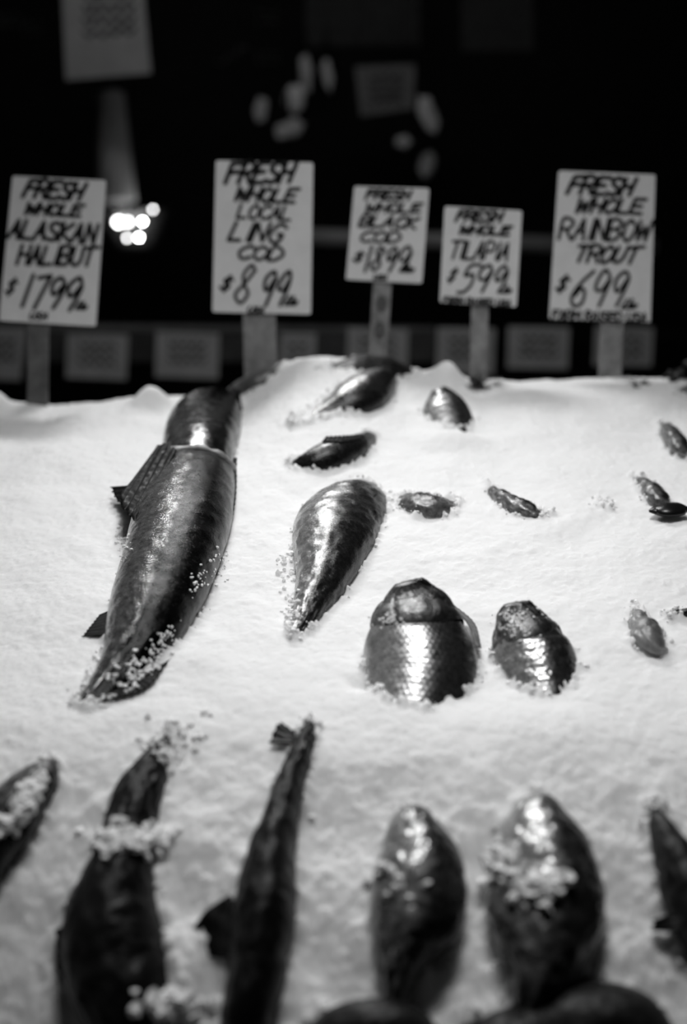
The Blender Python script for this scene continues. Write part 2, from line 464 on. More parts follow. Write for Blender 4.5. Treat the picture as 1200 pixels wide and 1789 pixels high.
def eye(p, nrm, r, parent):
    R = nrm.to_track_quat('Z', 'Y').to_matrix()
    o = ball('eye', p, r, r, r * 0.6, M_EYE, parent, R)
    bm = bmesh.new()
    ring = []
    for i in range(28):
        a = 2 * math.pi * i / 28; c0 = Vector((math.cos(a), math.sin(a), 0))
        ring.append([bm.verts.new(p + R @ (c0 * (r * 1.12 + r * 0.26 * math.cos(b)) + Vector((0, 0, r * 0.26 * math.sin(b) + r * .25)))) for b in [k * math.pi / 3 for k in range(6)]])
    for i in range(28):
        for k in range(6):
            bm.faces.new([ring[i][k], ring[(i + 1) % 28][k], ring[(i + 1) % 28][(k + 1) % 6], ring[i][(k + 1) % 6]])
    e = bm_obj('eye_rim', bm, M_RING, o, True)
    e.matrix_parent_inverse = Matrix.Identity(4)
    return o

# ---- the big salmon
t = thing('salmon', surf(300, 950), 'largest fish on the ice, long dark salmon with silver speckled flank, lying left of centre', 'fish')
bd_ = loft('body', [(338, 832, 0.022, 70, 0.050), (335, 850, 0.024, 76, 0.054), (319, 905, 0.026, 86, 0.059),
              (305, 955, 0.024, 86, 0.058), (289, 1005, 0.020, 84, 0.055), (272, 1050, 0.016, 80, 0.050), (253, 1098, 0.012, 70, 0.044),
              (232, 1140, 0.006, 54, 0.034), (208, 1175, 0.002, 42, 0.024), (180, 1205, 0.0, 32, 0.014), (140, 1236, -0.002, 16, 0.006)],
     M_SALMON, t, n=170, mring=120, rough=0.0012, seed=4)
loft('head', [(346, 830, 0.014, 52, 0.046), (347, 800, 0.020, 60, 0.054), (350, 772, 0.024, 65, 0.057), (356, 745, 0.024, 65, 0.055), (364, 720, 0.018, 58, 0.046), (376, 702, 0.008, 42, 0.030), (388, 690, 0.000, 18, 0.012)],
     M_HEAD, t, n=90, mring=96, rough=0.0018, seed=9)
rim = [Vector(bd_.data.vertices[k].co) for k in range(0, 61, 3)]
tube('gill_collar', rim, [.004 + .004 * abs(math.sin(k * .9)) + (.004 if k > 12 else 0) for k in range(len(rim))], M_GILL, t, 10)
fin('pectoral_fin', [(308, 786, .080), (294, 776, .072), (276, 780, .060), (268, 796, .05)], [(238, 914, .060), (226, 906, .055), (212, 886, .045), (208, 866, .035)], M_FIN, t, rays=5, corr=.004, n=70)
fin('pectoral_fin', [(240, 848, .025), (236, 868, .025)], [(192, 852, .014), (198, 868, .014), (212, 886, .014)], M_FIN, t, rays=4, corr=.003, n=40)
fin('dorsal_fin', [(408, 800, .035), (402, 870, .03), (392, 930, .022)], [(414, 800, .03), (412, 870, .022), (400, 935, .012)], M_FIN, t, rays=14, corr=.0006)
fin('jaw', [(404, 676, .024), (408, 716, .016)], [(420, 684, .022), (424, 716, .014)], M_HEAD, t, rays=1, corr=.001, n=20, th=.004)
fin('anal_fin', [(205, 1062, .008), (182, 1110, .008)], [(172, 1075, .006), (142, 1112, .002)], M_FIN, t, rays=7, corr=.0006)
fin('tail_fin', [(215, 1165, .008), (240, 1190, .008)], [(128, 1240, -.001), (180, 1228, .004), (255, 1205, .006), (300, 1150, .006)], M_FIN, t, rays=18, corr=.0012, n=90)

def fish(px, py, name, label, group=None):
    return thing(name, surf(px, py), label, 'fish', group)
B = []
# ---- fish along the crest and in the rows behind
f = fish(440, 670, 'cod', 'grey fish back showing at the ice crest right behind the big salmon head')
loft('body', [(385, 705, -.012, 20, .015), (425, 682, .000, 28, .022), (462, 662, .000, 28, .022), (500, 640, -.012, 14, .015)], M_PALEF, f, 60, 48, rough=.002)
f = fish(645, 640, 'cod', 'dark fish back farthest away on the crest of the central ice mound')
loft('body', [(560, 658, -.008, 20, .010), (610, 646, -.002, 30, .016), (650, 643, .000, 44, .022), (690, 650, .000, 42, .022), (725, 668, -.016, 20, .015)], M_TROUT, f, 60, 48, rough=.002)
f = fish(620, 680, 'cod', 'fish with dark head end and pale tail stripe running down left from the crest')
loft('body', [(676, 662, -.03, 24, .02), (654, 676, .004, 38, .034), (622, 698, .006, 44, .034), (580, 718, -.002, 30, .020), (542, 735, -.004, 20, .011), (505, 750, -.006, 8, .006)], M_COD, f, 80, 56, rough=.002)
f = fish(780, 700, 'tilapia', 'small rounded fish back near the crest below the second smallest sign')
p_, m_n = planted(788, 744, 0.110, [(-0.516, 800, 40, .03), (-0.095, 794, 45, .036), (0.158, 787, 47, .037), (0.411, 783, 47, .037), (0.663, 779, 43, .034), (0.874, 772, 30, .024), (0.992, 766, 13, .010)])
loft('body', None, M_TIL, f, 90, 90, scales=(.0100, .0024), rough=.001, pts=p_, face=m_n)
f = fish(570, 790, 'cod', 'short dark fish piece with flattened dorsal fin just above the long tapering fish')
loft('body', [(655, 762, -.03, 14, .014), (625, 780, .002, 24, .022), (580, 800, .006, 34, .030), (538, 816, -.002, 30, .024), (494, 838, -.04, 22, .020)], M_COD, f, 80, 56, rough=.002)
fin('dorsal_fin', [(562, 772, .040), (600, 772, .036), (632, 766, .028)], [(570, 762, .044), (606, 760, .040), (636, 758, .03)], M_FIN, f, rays=10, corr=.001)
f = fish(580, 960, 'cod', 'long fish tapering to a thin tail between the salmon and the large tilapia')
loft('body', [(630, 874, -.045, 46, .036), (615, 886, -.008, 64, .044), (592, 912, .006, 74, .044), (580, 950, .008, 70, .046), (568, 1000, .003, 52, .036), (547, 1050, .000, 34, .024), (527, 1090, -.001, 18, .013), (510, 1118, -.006, 6, .006)], M_COD, f, 130, 90, rough=.0025)
fin('dorsal_fin', [(648, 870, .03), (656, 900, .02), (648, 945, .012)], [(656, 862, .03), (664, 898, .012), (656, 940, .004)], M_FIN, f, rays=10, corr=.001)
f = fish(748, 886, 'trout', 'small square patch of dark fish skin left of the slanting one in the middle ice')
loft('body', [(700, 880, -.03, 24, .016), (730, 884, .002, 34, .02), (765, 889, .002, 32, .02), (800, 896, -.03, 20, .016)], M_TROUT, f, 60, 48, rough=.006)
f = fish(905, 888, 'trout', 'narrow slanting dark fish back alone in the ice above the smaller tilapia')
loft('body', [(846, 856, -.016, 10, .012), (880, 876, .003, 18, .017), (918, 896, .004, 22, .018), (965, 924, -.018, 12, .012)], M_TROUT, f, 60, 48, rough=.005)
f = fish(1145, 868, 'trout', 'thin curved grey fish tail lying behind the black mussel at the right')
loft('body', [(1108, 838, -.008, 8, .008), (1132, 852, .003, 16, .013), (1152, 876, .004, 22, .016), (1168, 905, -.03, 20, .014)], M_TROUT, f, 60, 48, rough=.003)
fin('tail_fin', [(1128, 848, .01), (1134, 842, .012)], [(1112, 852, .004), (1118, 841, .006)], M_FIN, f, rays=4, corr=.001, n=20)
m_ = fish(1168, 892, 'mussel', 'glossy black mussel lying on the ice at the right edge of the picture'); m_['category'] = 'shellfish'
for sgn_, nm in ((1, 'upper_shell'), (-1, 'lower_shell')):
    loft(nm, [(1134, 893, .016, 3, .002), (1146, 892, .016, 13, .006), (1166, 891, .016 + .002 * sgn_, 22, .009), (1188, 889, .016, 19, .008), (1201, 888, .016, 6, .003)], M_MUSSEL, m_, 40, 36)
f = fish(1055, 886, 'trout', 'tiny sliver of fish skin left of the black mussel')
loft('body', [(1040, 881, -.008, 5, .006), (1054, 885, .001, 10, .006), (1070, 891, -.008, 5, .006)], M_TROUT, f, 40, 32, rough=.004)
f = fish(1182, 776, 'trout', 'dark fish back near the right edge high up the slope below the leafy garnish')
loft('body', [(1160, 744, -.01, 10, .01), (1176, 766, .005, 18, .018), (1188, 788, .004, 18, .02), (1198, 815, -.03, 14, .016)], M_TROUT, f, 60, 48, rough=.004)
f = fish(1195, 690, 'trout', 'pale fish skin at the right edge just below the crest')
loft('body', [(1180, 702, -.01, 10, .01), (1200, 690, .004, 18, .018), (1225, 684, .004, 22, .02), (1250, 690, -.03, 16, .016)], M_PALEF, f, 50, 40, rough=.004)
# ---- tilapia row in focus
f = fish(735, 1110, 'tilapia', 'large sharp tilapia with bold scales and a bright stripe, in the middle of the ice')
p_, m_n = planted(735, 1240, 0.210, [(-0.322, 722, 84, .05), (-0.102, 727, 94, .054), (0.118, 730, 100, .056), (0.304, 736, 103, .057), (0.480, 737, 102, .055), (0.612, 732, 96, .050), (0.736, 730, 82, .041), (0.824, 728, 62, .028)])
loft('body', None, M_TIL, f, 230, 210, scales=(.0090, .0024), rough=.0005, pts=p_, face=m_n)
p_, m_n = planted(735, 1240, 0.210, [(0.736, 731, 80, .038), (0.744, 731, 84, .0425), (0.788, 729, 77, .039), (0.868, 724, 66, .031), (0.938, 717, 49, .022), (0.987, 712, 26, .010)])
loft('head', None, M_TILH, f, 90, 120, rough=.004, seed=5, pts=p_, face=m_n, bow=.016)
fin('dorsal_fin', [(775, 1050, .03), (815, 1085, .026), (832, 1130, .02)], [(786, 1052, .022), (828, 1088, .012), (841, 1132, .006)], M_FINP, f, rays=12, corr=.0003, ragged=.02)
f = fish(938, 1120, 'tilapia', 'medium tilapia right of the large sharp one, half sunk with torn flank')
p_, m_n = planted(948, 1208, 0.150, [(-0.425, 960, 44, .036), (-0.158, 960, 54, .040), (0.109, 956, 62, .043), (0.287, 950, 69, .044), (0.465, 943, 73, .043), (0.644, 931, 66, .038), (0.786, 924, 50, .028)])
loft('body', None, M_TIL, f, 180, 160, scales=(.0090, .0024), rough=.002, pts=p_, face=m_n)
p_, m_n = planted(948, 1208, 0.150, [(0.679, 928, 60, .033), (0.688, 928, 64, .0375), (0.733, 923, 60, .035), (0.822, 915, 52, .029), (0.920, 908, 40, .020), (0.987, 904, 22, .009)])
loft('head', None, M_TILH, f, 70, 100, rough=.005, seed=8, pts=p_, face=m_n, bow=.012)
f = fish(1128, 1108, 'trout', 'small grey wedge of fish skin right of the medium tilapia')
loft('body', [(1108, 1066, -.006, 5, .008), (1118, 1088, .003, 18, .015), (1130, 1112, .005, 28, .02), (1140, 1134, -.002, 26, .018), (1150, 1165, -.04, 20, .015)], M_PALEF, f, 70, 60, rough=.006)
f = fish(1185, 1074, 'trout', 'thin dark line of a buried fish at the right edge beside the grey wedge')
loft('body', [(1158, 1082, -.008, 5, .006), (1180, 1074, .001, 10, .007), (1215, 1070, .001, 10, .008), (1250, 1070, -.02, 10, .006)], M_TROUT, f, 40, 32, rough=.004)
# ---- blurred foreground row
f = fish(30, 1410, 'rockfish', 'dark fish with ice lumps along its flank cut off by the left edge')
loft('body', [(92, 1338, -.004, 12, .01), (70, 1362, .006, 34, .022), (35, 1405, .010, 48, .032), (0, 1450, .010, 56, .036), (-50, 1510, .004, 60, .04), (-120, 1600, -.03, 55, .04)], M_TROUT, f, 80, 60, rough=.004)
fin('tail_fin', [(70, 1352, .01), (85, 1362, .01)], [(52, 1336, .004), (88, 1345, .004), (104, 1372, .004)], M_FIN, f, rays=6, corr=.002)
f = fish(215, 1580, 'rockfish', 'big black blurred fish lying down the front slope, left of the long narrow dark one')
loft('body', [(304, 1278, -.004, 6, .006), (278, 1318, .002, 20, .012), (256, 1358, .005, 36, .022), (240, 1400, .008, 44, .030), (228, 1445, .008, 46, .034), (218, 1500, .012, 54, .042), (203, 1555, .018, 68, .050), (196, 1615, .018, 86, .058), (205, 1685, .012, 92, .062), (228, 1755, .004, 88, .062), (250, 1840, -.02, 75, .05)], M_SHADED, f, 140, 90, rough=.004)
fin('pectoral_fin', [(130, 1610, .03), (120, 1660, .03)], [(95, 1625, .015), (100, 1700, .01), (140, 1760, .01)], M_SHADED, f, rays=7, corr=.0008)
f = fish(470, 1550, 'rockfish', 'long narrow black fish pointing down the front slope with a forked tail at its top')
loft('body', [(542, 1262, .000, 6, .006), (534, 1295, .006, 17, .014), (516, 1345, .008, 23, .022), (498, 1400, .010, 28, .030), (485, 1455, .012, 34, .036), (472, 1505, .016, 44, .042), (466, 1560, .018, 52, .048), (460, 1620, .018, 54, .050), (452, 1680, .014, 50, .050), (440, 1750, .008, 50, .048), (430, 1840, -.02, 45, .04)], M_SHADED, f, 140, 90, rough=.004)
fin('tail_fin', [(522, 1300, .012), (540, 1300, .012)], [(468, 1298, .008), (486, 1262, .012), (515, 1275, .008), (548, 1256, .01)], M_SHADED, f, rays=8, corr=.001)
fin('pectoral_fin', [(425, 1600, .03), (420, 1680, .03)], [(402, 1562, .02), (360, 1590, .02), (332, 1632, .015), (345, 1668, .010)], M_SHADED, f, rays=3, corr=.0004, ragged=.02)
f = fish(730, 1550, 'tilapia', 'blurred front tilapia with a light patch on top, right of the narrow black fish')
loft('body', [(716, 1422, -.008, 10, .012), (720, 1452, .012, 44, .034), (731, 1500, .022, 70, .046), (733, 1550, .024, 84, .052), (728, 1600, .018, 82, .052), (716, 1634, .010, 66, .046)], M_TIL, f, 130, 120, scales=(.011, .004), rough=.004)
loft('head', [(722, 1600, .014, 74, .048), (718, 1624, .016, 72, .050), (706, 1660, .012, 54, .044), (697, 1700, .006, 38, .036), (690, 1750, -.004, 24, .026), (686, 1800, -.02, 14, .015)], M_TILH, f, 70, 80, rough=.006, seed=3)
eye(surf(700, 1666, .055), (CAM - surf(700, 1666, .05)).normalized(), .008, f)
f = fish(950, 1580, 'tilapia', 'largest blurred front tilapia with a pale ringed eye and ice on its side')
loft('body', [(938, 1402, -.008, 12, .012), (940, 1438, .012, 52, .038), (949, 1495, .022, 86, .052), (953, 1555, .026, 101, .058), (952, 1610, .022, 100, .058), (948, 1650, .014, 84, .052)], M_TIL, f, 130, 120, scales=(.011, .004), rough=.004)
loft('head', [(950, 1612, .018, 94, .054), (948, 1640, .020, 92, .056), (943, 1690, .016, 72, .050), (934, 1735, .010, 50, .040), (925, 1790, -.01, 26, .026), (922, 1830, -.03, 10, .012)], M_TILH, f, 70, 80, rough=.006, seed=6)
eye(surf(966, 1642, .078), (CAM - surf(966, 1642, .07)).normalized(), .0095, f)
f = fish(1190, 1520, 'trout', 'dark slanting fish cut off by the right edge in the blurred front row')
loft('body', [(1138, 1414, -.006, 10, .01), (1152, 1446, .004, 20, .018), (1178, 1500, .012, 38, .03), (1206, 1560, .014, 48, .036), (1236, 1630, .010, 52, .038), (1270, 1720, -.02, 45, .035)], M_SHADED, f, 90, 60, rough=.004)
fin('jaw', [(1200, 1590, .03), (1190, 1625, .03)], [(1140, 1610, .006), (1136, 1625, .004)], M_SHADED, f, rays=2, corr=.002, th=.006)
f = fish(650, 1780, 'rockfish', 'black fish back at the bottom edge below the front tilapia with the light patch')
loft('body', [(520, 1850, -.03, 20, .02), (590, 1815, .006, 50, .03), (650, 1802, .010, 55, .036), (710, 1808, .006, 50, .034), (775, 1850, -.03, 25, .02)], M_SHADED, f, 70, 60, rough=.003)
f = fish(1000, 1750, 'rockfish', 'wide black fish back across the bottom right, below the largest front tilapia')
loft('body', [(730, 1890, -.03, 30, .02), (830, 1845, .006, 55, .034), (930, 1825, .008, 70, .038), (1030, 1800, .010, 80, .044), (1100, 1800, .008, 70, .040), (1155, 1850, -.02, 40, .03)], M_SHADED, f, 90, 70, rough=.003)

# ice heaped over and against the fish
mound(262, 1475, 30, 0.02, .6); mound(300, 1770, 60, 0.03)
mound(790, 1310, 360, 0.014, .34); mound(632, 1192, 30, -.012, .8); mound(800, 772, 70, .02, .5)
ICEZ = build_ice()

# ------------------------------------------------------------------ handwriting
G = {
 'A': [[(0, 0), (.42, 1), (.74, 0)], [(.18, .38), (.62, .38)]],
 'B': [[(0, 0), (0, 1), (.6, .98), (.72, .76), (.5, .54), (0, .52)], [(.5, .54), (.8, .3), (.6, .02), (0, 0)]],
 'C': [[(.85, .85), (.55, 1), (.2, .8), (.02, .45), (.2, .08), (.5, 0), (.85, .15)]],
 'D': [[(0, 0), (0, 1), (.5, .92), (.85, .5), (.55, .06), (0, 0)]],
 'E': [[(.8, 1), (0, 1), (0, 0), (.85, 0)], [(0, .52), (.65, .54)]],
 'F': [[(0, 0), (0, 1), (.95, 1.02)], [(0, .52), (.65, .56)]],
 'G': [[(.85, .85), (.5, 1), (.15, .8), (.02, .4), (.25, .02), (.7, .05), (.8, .42), (.5, .42)]],
 'H': [[(0, 0), (0, 1)], [(.75, 0), (.75, 1)], [(0, .5), (.75, .52)]],
 'I': [[(.2, 0), (.2, 1)]],
 'K': [[(0, 0), (0, 1)], [(.8, 1), (0, .45), (.85, 0)]],
 'L': [[(0, 1), (0, 0), (.75, .02)]],
 'M': [[(0, 0), (.1, 1), (.5, .35), (.9, 1), (1, 0)]],
 'N': [[(0, 0), (0, 1), (.75, 0), (.75, 1.05)]],
 'O': [[(.42, 1), (.1, .8), (0, .42), (.2, .04), (.5, 0), (.8, .3), (.8, .7), (.42, 1)]],
 'P': [[(0, 0), (0, 1), (.6, .98), (.75, .75), (.55, .48), (0, .45)]],
 'R': [[(0, 0), (0, 1), (.6, .98), (.75, .76), (.5, .52), (0, .5)], [(.35, .5), (.85, 0)]],
 'S': [[(.8, .88), (.45, 1), (.1, .82), (.2, .58), (.65, .42), (.75, .18), (.4, 0), (0, .12)]],
 'T': [[(.4, 0), (.4, 1)], [(-.1, .97), (1.0, 1.03)]],
 'U': [[(0, 1), (0, .3), (.2, .02), (.55, .05), (.75, .35), (.75, 1)]],
 'W': [[(0, 1), (.15, 0), (.45, .7), (.7, 0), (.95, 1.02)]],
 '$': [[(.75, .8), (.4, .95), (.1, .75), (.35, .5), (.65, .32), (.4, .05), (0, .18)], [(.4, -.1), (.4, 1.12)]],
 '1': [[(.3, 0), (.3, 1)]],
 '5': [[(.95, 1.0), (.25, .98), (.15, .58), (.6, .6), (.72, .25), (.4, -.05), (0, -.06)]],
 '6': [[(.75, 1), (.25, .65), (.02, .25), (.25, 0), (.6, .1), (.65, .36), (.4, .46), (.1, .25)]],
 '7': [[(0, .95), (.75, 1), (.35, 0)]],
 '8': [[(.7, .85), (.4, 1), (.12, .8), (.35, .55), (.65, .25), (.38, 0), (.05, .22), (.35, .52), (.7, .85)]],
 '9': [[(.7, .85), (.4, 1), (.08, .8), (.1, .5), (.4, .45), (.7, .8), (.68, .4), (.55, 0)]],
 'l': [[(.2, 1), (.1, 0), (.35, .05)]],
 'b': [[(.1, 1), (.05, 0), (.5, .1), (.55, .45), (.08, .4)]],
 '.': [[(.2, 0), (.3, .05)]], '-': [[(.1, .45), (.6, .48)]],
}
ADV = {'I': .45, '1': .62, '.': .4, ' ': .6, 'M': 1.2, 'W': 1.15, 'l': .45, 'b': .7}
def write(segs_out, text, x0, y0, x1, y1, cap, slant=0.42, jit=0.03):
    """strokes in picture units, y down; baseline from (x0,y0) to (x1,y1)"""
    adv = [ADV.get(c, 1.0) for c in text]; tot = sum(adv) - .2
    k = (math.hypot(x1 - x0, y1 - y0) - slant * cap) / tot
    ux, uy = (x1 - x0) / math.hypot(x1 - x0, y1 - y0), (y1 - y0) / math.hypot(x1 - x0, y1 - y0)
    cur = 0
    for c, a in zip(text, adv):
        for st in G.get(c, []):
            pts = []
            for (gx, gy) in st:
                lx = (cur + gx) * k + slant * cap * gy + rng.uniform(-jit, jit) * cap
                ly = gy * cap + rng.uniform(-jit, jit) * cap
                pts.append((x0 + ux * lx + uy * ly, y0 + uy * lx - ux * ly))
            segs_out.append(pts)
        cur += a
def strokes_mesh(name, groups, tomap, nrm, m, parent):
    """groups: (strokes, width). thin raised ink"""
    bm = bmesh.new()
    for strokes, wd in groups:
        for pts in strokes:
            sm = crom([(p[0], p[1]) for p in pts], max(2, 5 * (len(pts) - 1) + 1)) if len(pts) > 2 and len(pts) > 5 else np.array(pts)
            for i in range(len(sm)):
                x, y = sm[i]; n = 8
                vs = [bm.verts.new(tomap(x + wd / 2 * math.cos(2 * math.pi * k / n), y + wd / 2 * math.sin(2 * math.pi * k / n)) + nrm * .0008) for k in range(n)]
                bm.faces.new(vs)
                if i + 1 < len(sm):
                    x2, y2 = sm[i + 1]; d = math.hypot(x2 - x, y2 - y) or 1
                    ox, oy = -(y2 - y) / d * wd / 2, (x2 - x) / d * wd / 2
                    q = [(x + ox, y + oy), (x2 + ox, y2 + oy), (x2 - ox, y2 - oy), (x - ox, y - oy)]
                    bm.faces.new([bm.verts.new(tomap(*v) + nrm * .0008) for v in q])
    return bm_obj(name, bm, m, parent)

def price_sign(quad, D, lines, stake, label, wood, sw, holes=False):
    lines = [tuple(l[:6]) + (l[6] * 1.08,) + tuple(l[7:]) for l in lines]
    """quad: tl, tr, br, bl in picture units; stake: (top x,y),(bottom x,y)"""
    tl, tr, br, bl = quad
    cxp = sum(q[0] for q in quad) / 4; cyp = sum(q[1] for q in quad) / 4
    c = at(cxp, cyp, D)
    # card faces forward, leaning back a little
    right = (Vector((1, 0, 0)) * (tr[0] + br[0] - tl[0] - bl[0]) - Vector((0, 0, 1)) * (tr[1] + br[1] - tl[1] - bl[1])).normalized()
    upv = (Vector((1, 0, 0)) * (tl[0] + tr[0] - bl[0] - br[0]) - (Vector((0, 0, 1)) * math.cos(PITCH) + FWD * 0 + Vector((0, .18, 0))) * (tl[1] + tr[1] - bl[1] - br[1])).normalized()
    nrm = right.cross(upv).normalized(); nrm = nrm if nrm.y < 0 else -nrm
    def tomap(x, y):
        r = ray(x, y); k = (c - CAM).dot(nrm) / r.dot(nrm); return CAM + r * k
    base = surf(stake[1][0], stake[1][1] + 4, 0)
    t = thing('price_sign', base, label, 'sign')
    bm = bmesh.new(); ft = []
    # rounded-corner card from the quad
    P = [Vector((q[0], q[1])) for q in quad]; out = []
    for i in range(4):
        p, a, b = P[i], P[i - 1], P[(i + 1) % 4]
        r_ = 4.0; da = (a - p).normalized() * r_; db = (b - p).normalized() * r_
        for s_ in (0, .5, 1):
            out.append((p + da) * (1 - s_) ** 2 + p * 2 * s_ * (1 - s_) + (p + db) * s_ ** 2)
    fr = [bm.verts.new(tomap(v.x, v.y)) for v in out]; bk = [bm.verts.new(v.co - nrm * .003) for v in fr]
    bm.faces.new(fr); bm.faces.new(bk[::-1])
    for i in range(len(fr)):
        bm.faces.new([fr[i], bk[i], bk[(i + 1) % len(fr)], fr[(i + 1) % len(fr)]])
    card = bm_obj('card', bm, M_CARD, t)
    groups = []
    for ln in lines:
        text, x0, y0, x1, y1, cap, wd = ln[:7]
        sl = ln[7] if len(ln) > 7 else (.28 if ln[0][0] in '156789' else .42)
        so = []; write(so, text, x0, y0, x1, y1, cap, sl); groups.append((so, wd))
    lt = strokes_mesh('lettering', groups, tomap, nrm, M_INK, card)
    # stake: flat board behind the card, driven into the ice
    bm = bmesh.new()
    a = at(stake[0][0], stake[0][1], depth(tomap(*stake[0]))) - nrm * .010
    b = tomap(*stake[1]) - nrm * .010 ; b = a + (b - a) * 1.12
    up = (a - b).normalized(); side = up.cross(nrm).normalized() * (sw / 2 * D / F); mid = (a + b) / 2
    box(bm, mid, side, nrm * .006, (a - b) / 2, .0015)
    bm_obj('stake', bm, wood, t)
    if holes:
        for fr_ in (.35, .62):
            hm = bmesh.new()
            p = tomap(stake[0][0] + (stake[1][0] - stake[0][0]) * fr_, stake[0][1] + (stake[1][1] - stake[0][1]) * fr_) - nrm * .0035
            s_ = side.normalized()
            lo = [hm.verts.new(p + s_ * (.012 * math.cos(k * math.pi / 6)) + up * (.016 * math.sin(k * math.pi / 6))) for k in range(12)]
            hi = [hm.verts.new(v.co + nrm * .002) for v in lo]
            hm.faces.new(hi); hm.faces.new(lo[::-1])
            for k in range(12): hm.faces.new([lo[k], lo[(k + 1) % 12], hi[(k + 1) % 12], hi[k]])
            bm_obj('knot', hm, M_WOODD, t)
    return t
DS = 2.93
price_sign([(22, 307), (185, 315), (167, 570), (-2, 560)], DS, [
    ('FRESH', 40, 343, 150, 350, 29, 7), ('WHOLE', 42, 374, 146, 378, 19, 6), ('ALASKAN', 15, 415, 171, 426, 32, 6.6, .25),
    ('HALIBUT', 30, 461, 168, 465, 32, 6.2, .25), ('$', 8, 513, 32, 514, 24, 5), ('1799', 30, 536, 146, 543, 56, 6.5), ('lb', 131, 540, 154, 541, 13, 4.5), ('USA', 51, 557, 86, 558, 11, 3.5)],
    ((66, 540), (64, 716)), 'price sign reading fresh whole Alaskan halibut, far left on a dark stake', M_WOODD, 36)
price_sign([(377, 280), (547, 284), (543, 549), (371, 545)], DS, [
    ('FRESH', 393, 320, 520, 318, 34, 7.5), ('WHOLE', 408, 350, 522, 354, 23, 6), ('LOCAL', 414, 380, 512, 385, 23, 5, .25), ('LING', 398, 419, 500, 424, 31, 6),
    ('COD', 413, 451, 498, 456, 23, 5.5), ('$', 384, 506, 408, 507, 22, 6), ('8', 404, 530, 452, 531, 66, 5.5), ('99', 450, 531, 512, 533, 58, 6), ('lb', 496, 532, 521, 533, 14, 5), ('USA', 432, 546, 464, 547, 10, 3.5)],
    ((452, 520), (455, 665)), 'tall price sign reading fresh whole local ling cod on a wide grey stake', M_WOOD, 58)
price_sign([(619, 325), (750, 329), (737, 495), (604, 488)], DS + .03, [
    ('FRESH', 638, 348, 720, 349, 16, 5), ('WHOLE', 637, 371, 738, 371, 15, 4.5), ('BLACK', 627, 395, 732, 400, 19, 5), ('COD', 627, 422, 702, 424, 18, 4.5),
    ('$', 616, 456, 638, 457, 15, 4.5), ('1899', 630, 473, 722, 474, 42, 5), ('lb', 696, 474, 724, 475, 11, 4.5), ('USA', 652, 488, 678, 489, 8, 3)],
    ((670, 470), (659, 640)), 'smaller price sign reading fresh whole black cod on a spotted stake', M_WOOD, 32, True)
price_sign([(777, 360), (912, 368), (902, 536), (768, 528)], DS - .02, [
    ('FRESH', 796, 386, 880, 388, 18, 5.5), ('WHOLE', 801, 409, 894, 411, 15, 5), ('TILAPIA', 784, 451, 892, 455, 30, 4.6, .25),
    ('$', 781, 491, 800, 492, 20, 5), ('599', 800, 507, 890, 512, 46, 5), ('lb', 868, 511, 895, 512, 12, 4.5), ('FARM RAISED USA', 774, 529, 893, 535, 10, 3.2, .15)],
    ((840, 505), (836, 672)), 'smallest price sign reading fresh whole tilapia, second from the right', M_WOOD, 30)
price_sign([(976, 298), (1145, 305), (1136, 563), (959, 557)], DS, [
    ('FRESH', 990, 338, 1112, 342, 30, 7), ('WHOLE', 1004, 371, 1128, 373, 24, 6), ('RAINBOW', 976, 418, 1141, 421, 35, 5.6, .25), ('TROUT', 1002, 457, 1120, 460, 28, 6),
    ('$', 970, 508, 996, 509, 24, 6), ('699', 994, 533, 1104, 537, 62, 5.5), ('lb', 1084, 538, 1114, 539, 15, 5), ('FARM RAISED USA', 964, 557, 1130, 563, 15, 4, .15)],
    ((1072, 540), (1066, 672)), 'tall price sign reading fresh whole rainbow trout, far right', M_WOOD, 40)

# ------------------------------------------------------------------ herbs at the crest
def herb(px, py, rpx, nl, label):
    p0 = surf(px, py + rpx * .5); D = depth(p0); k = D / F
    t = thing('herb_sprig', p0, label, 'garnish')
    stems = []
    for j in range(3):
        a = rng.uniform(-1, 1); q = p0 + Vector((a * rpx * k, rng.uniform(-.01, .01), rpx * k * rng.uniform(.4, .9)))
        tube('stem', [p0 - Vector((0, 0, .01)), (p0 + q) / 2 + Vector((0, 0, .005)), q], .0015, M_HERB, t, 6)
    for j in range(nl):
        bm = bmesh.new()
        c = p0 + Vector((rng.gauss(0, .55) * rpx * k, rng.uniform(-.02, .02), abs(rng.gauss(.35, .3)) * rpx * k))
        R = Matrix.Rotation(rng.uniform(0, 6.28), 3, 'Z') @ Matrix.Rotation(rng.uniform(-1.2, 1.2), 3, 'X')
        L = rpx * k * rng.uniform(.3, .55); out = []
        for i in range(14):
            a = 2 * math.pi * i / 14; r = L * (.55 + .45 * abs(math.cos(1.5 * a))) * (1.0 if i % 2 else .8)
            out.append(bm.verts.new(c + R @ Vector((r * math.cos(a), r * math.sin(a) * .7, .18 * r * math.cos(3 * a)))))
        cv = bm.verts.new(c + R @ Vector((0, 0, .003))); cu = bm.verts.new(c + R @ Vector((0, 0, .0018)))
        for i in range(14):
            bm.faces.new([cv, out[i], out[(i + 1) % 14]]); bm.faces.new([cu, out[(i + 1) % 14], out[i]])
        bm_obj('leaf', bm, M_HERB, t)
herb(838, 664, 30, 16, 'dark leafy herb bunch at the foot of the smallest sign stake')
herb(1116, 668, 17, 9, 'small dark leaf sprig on the crest right of the rainbow trout sign stake')
herb(1180, 652, 30, 15, 'leafy dark garnish on the crest at the right edge of the picture')

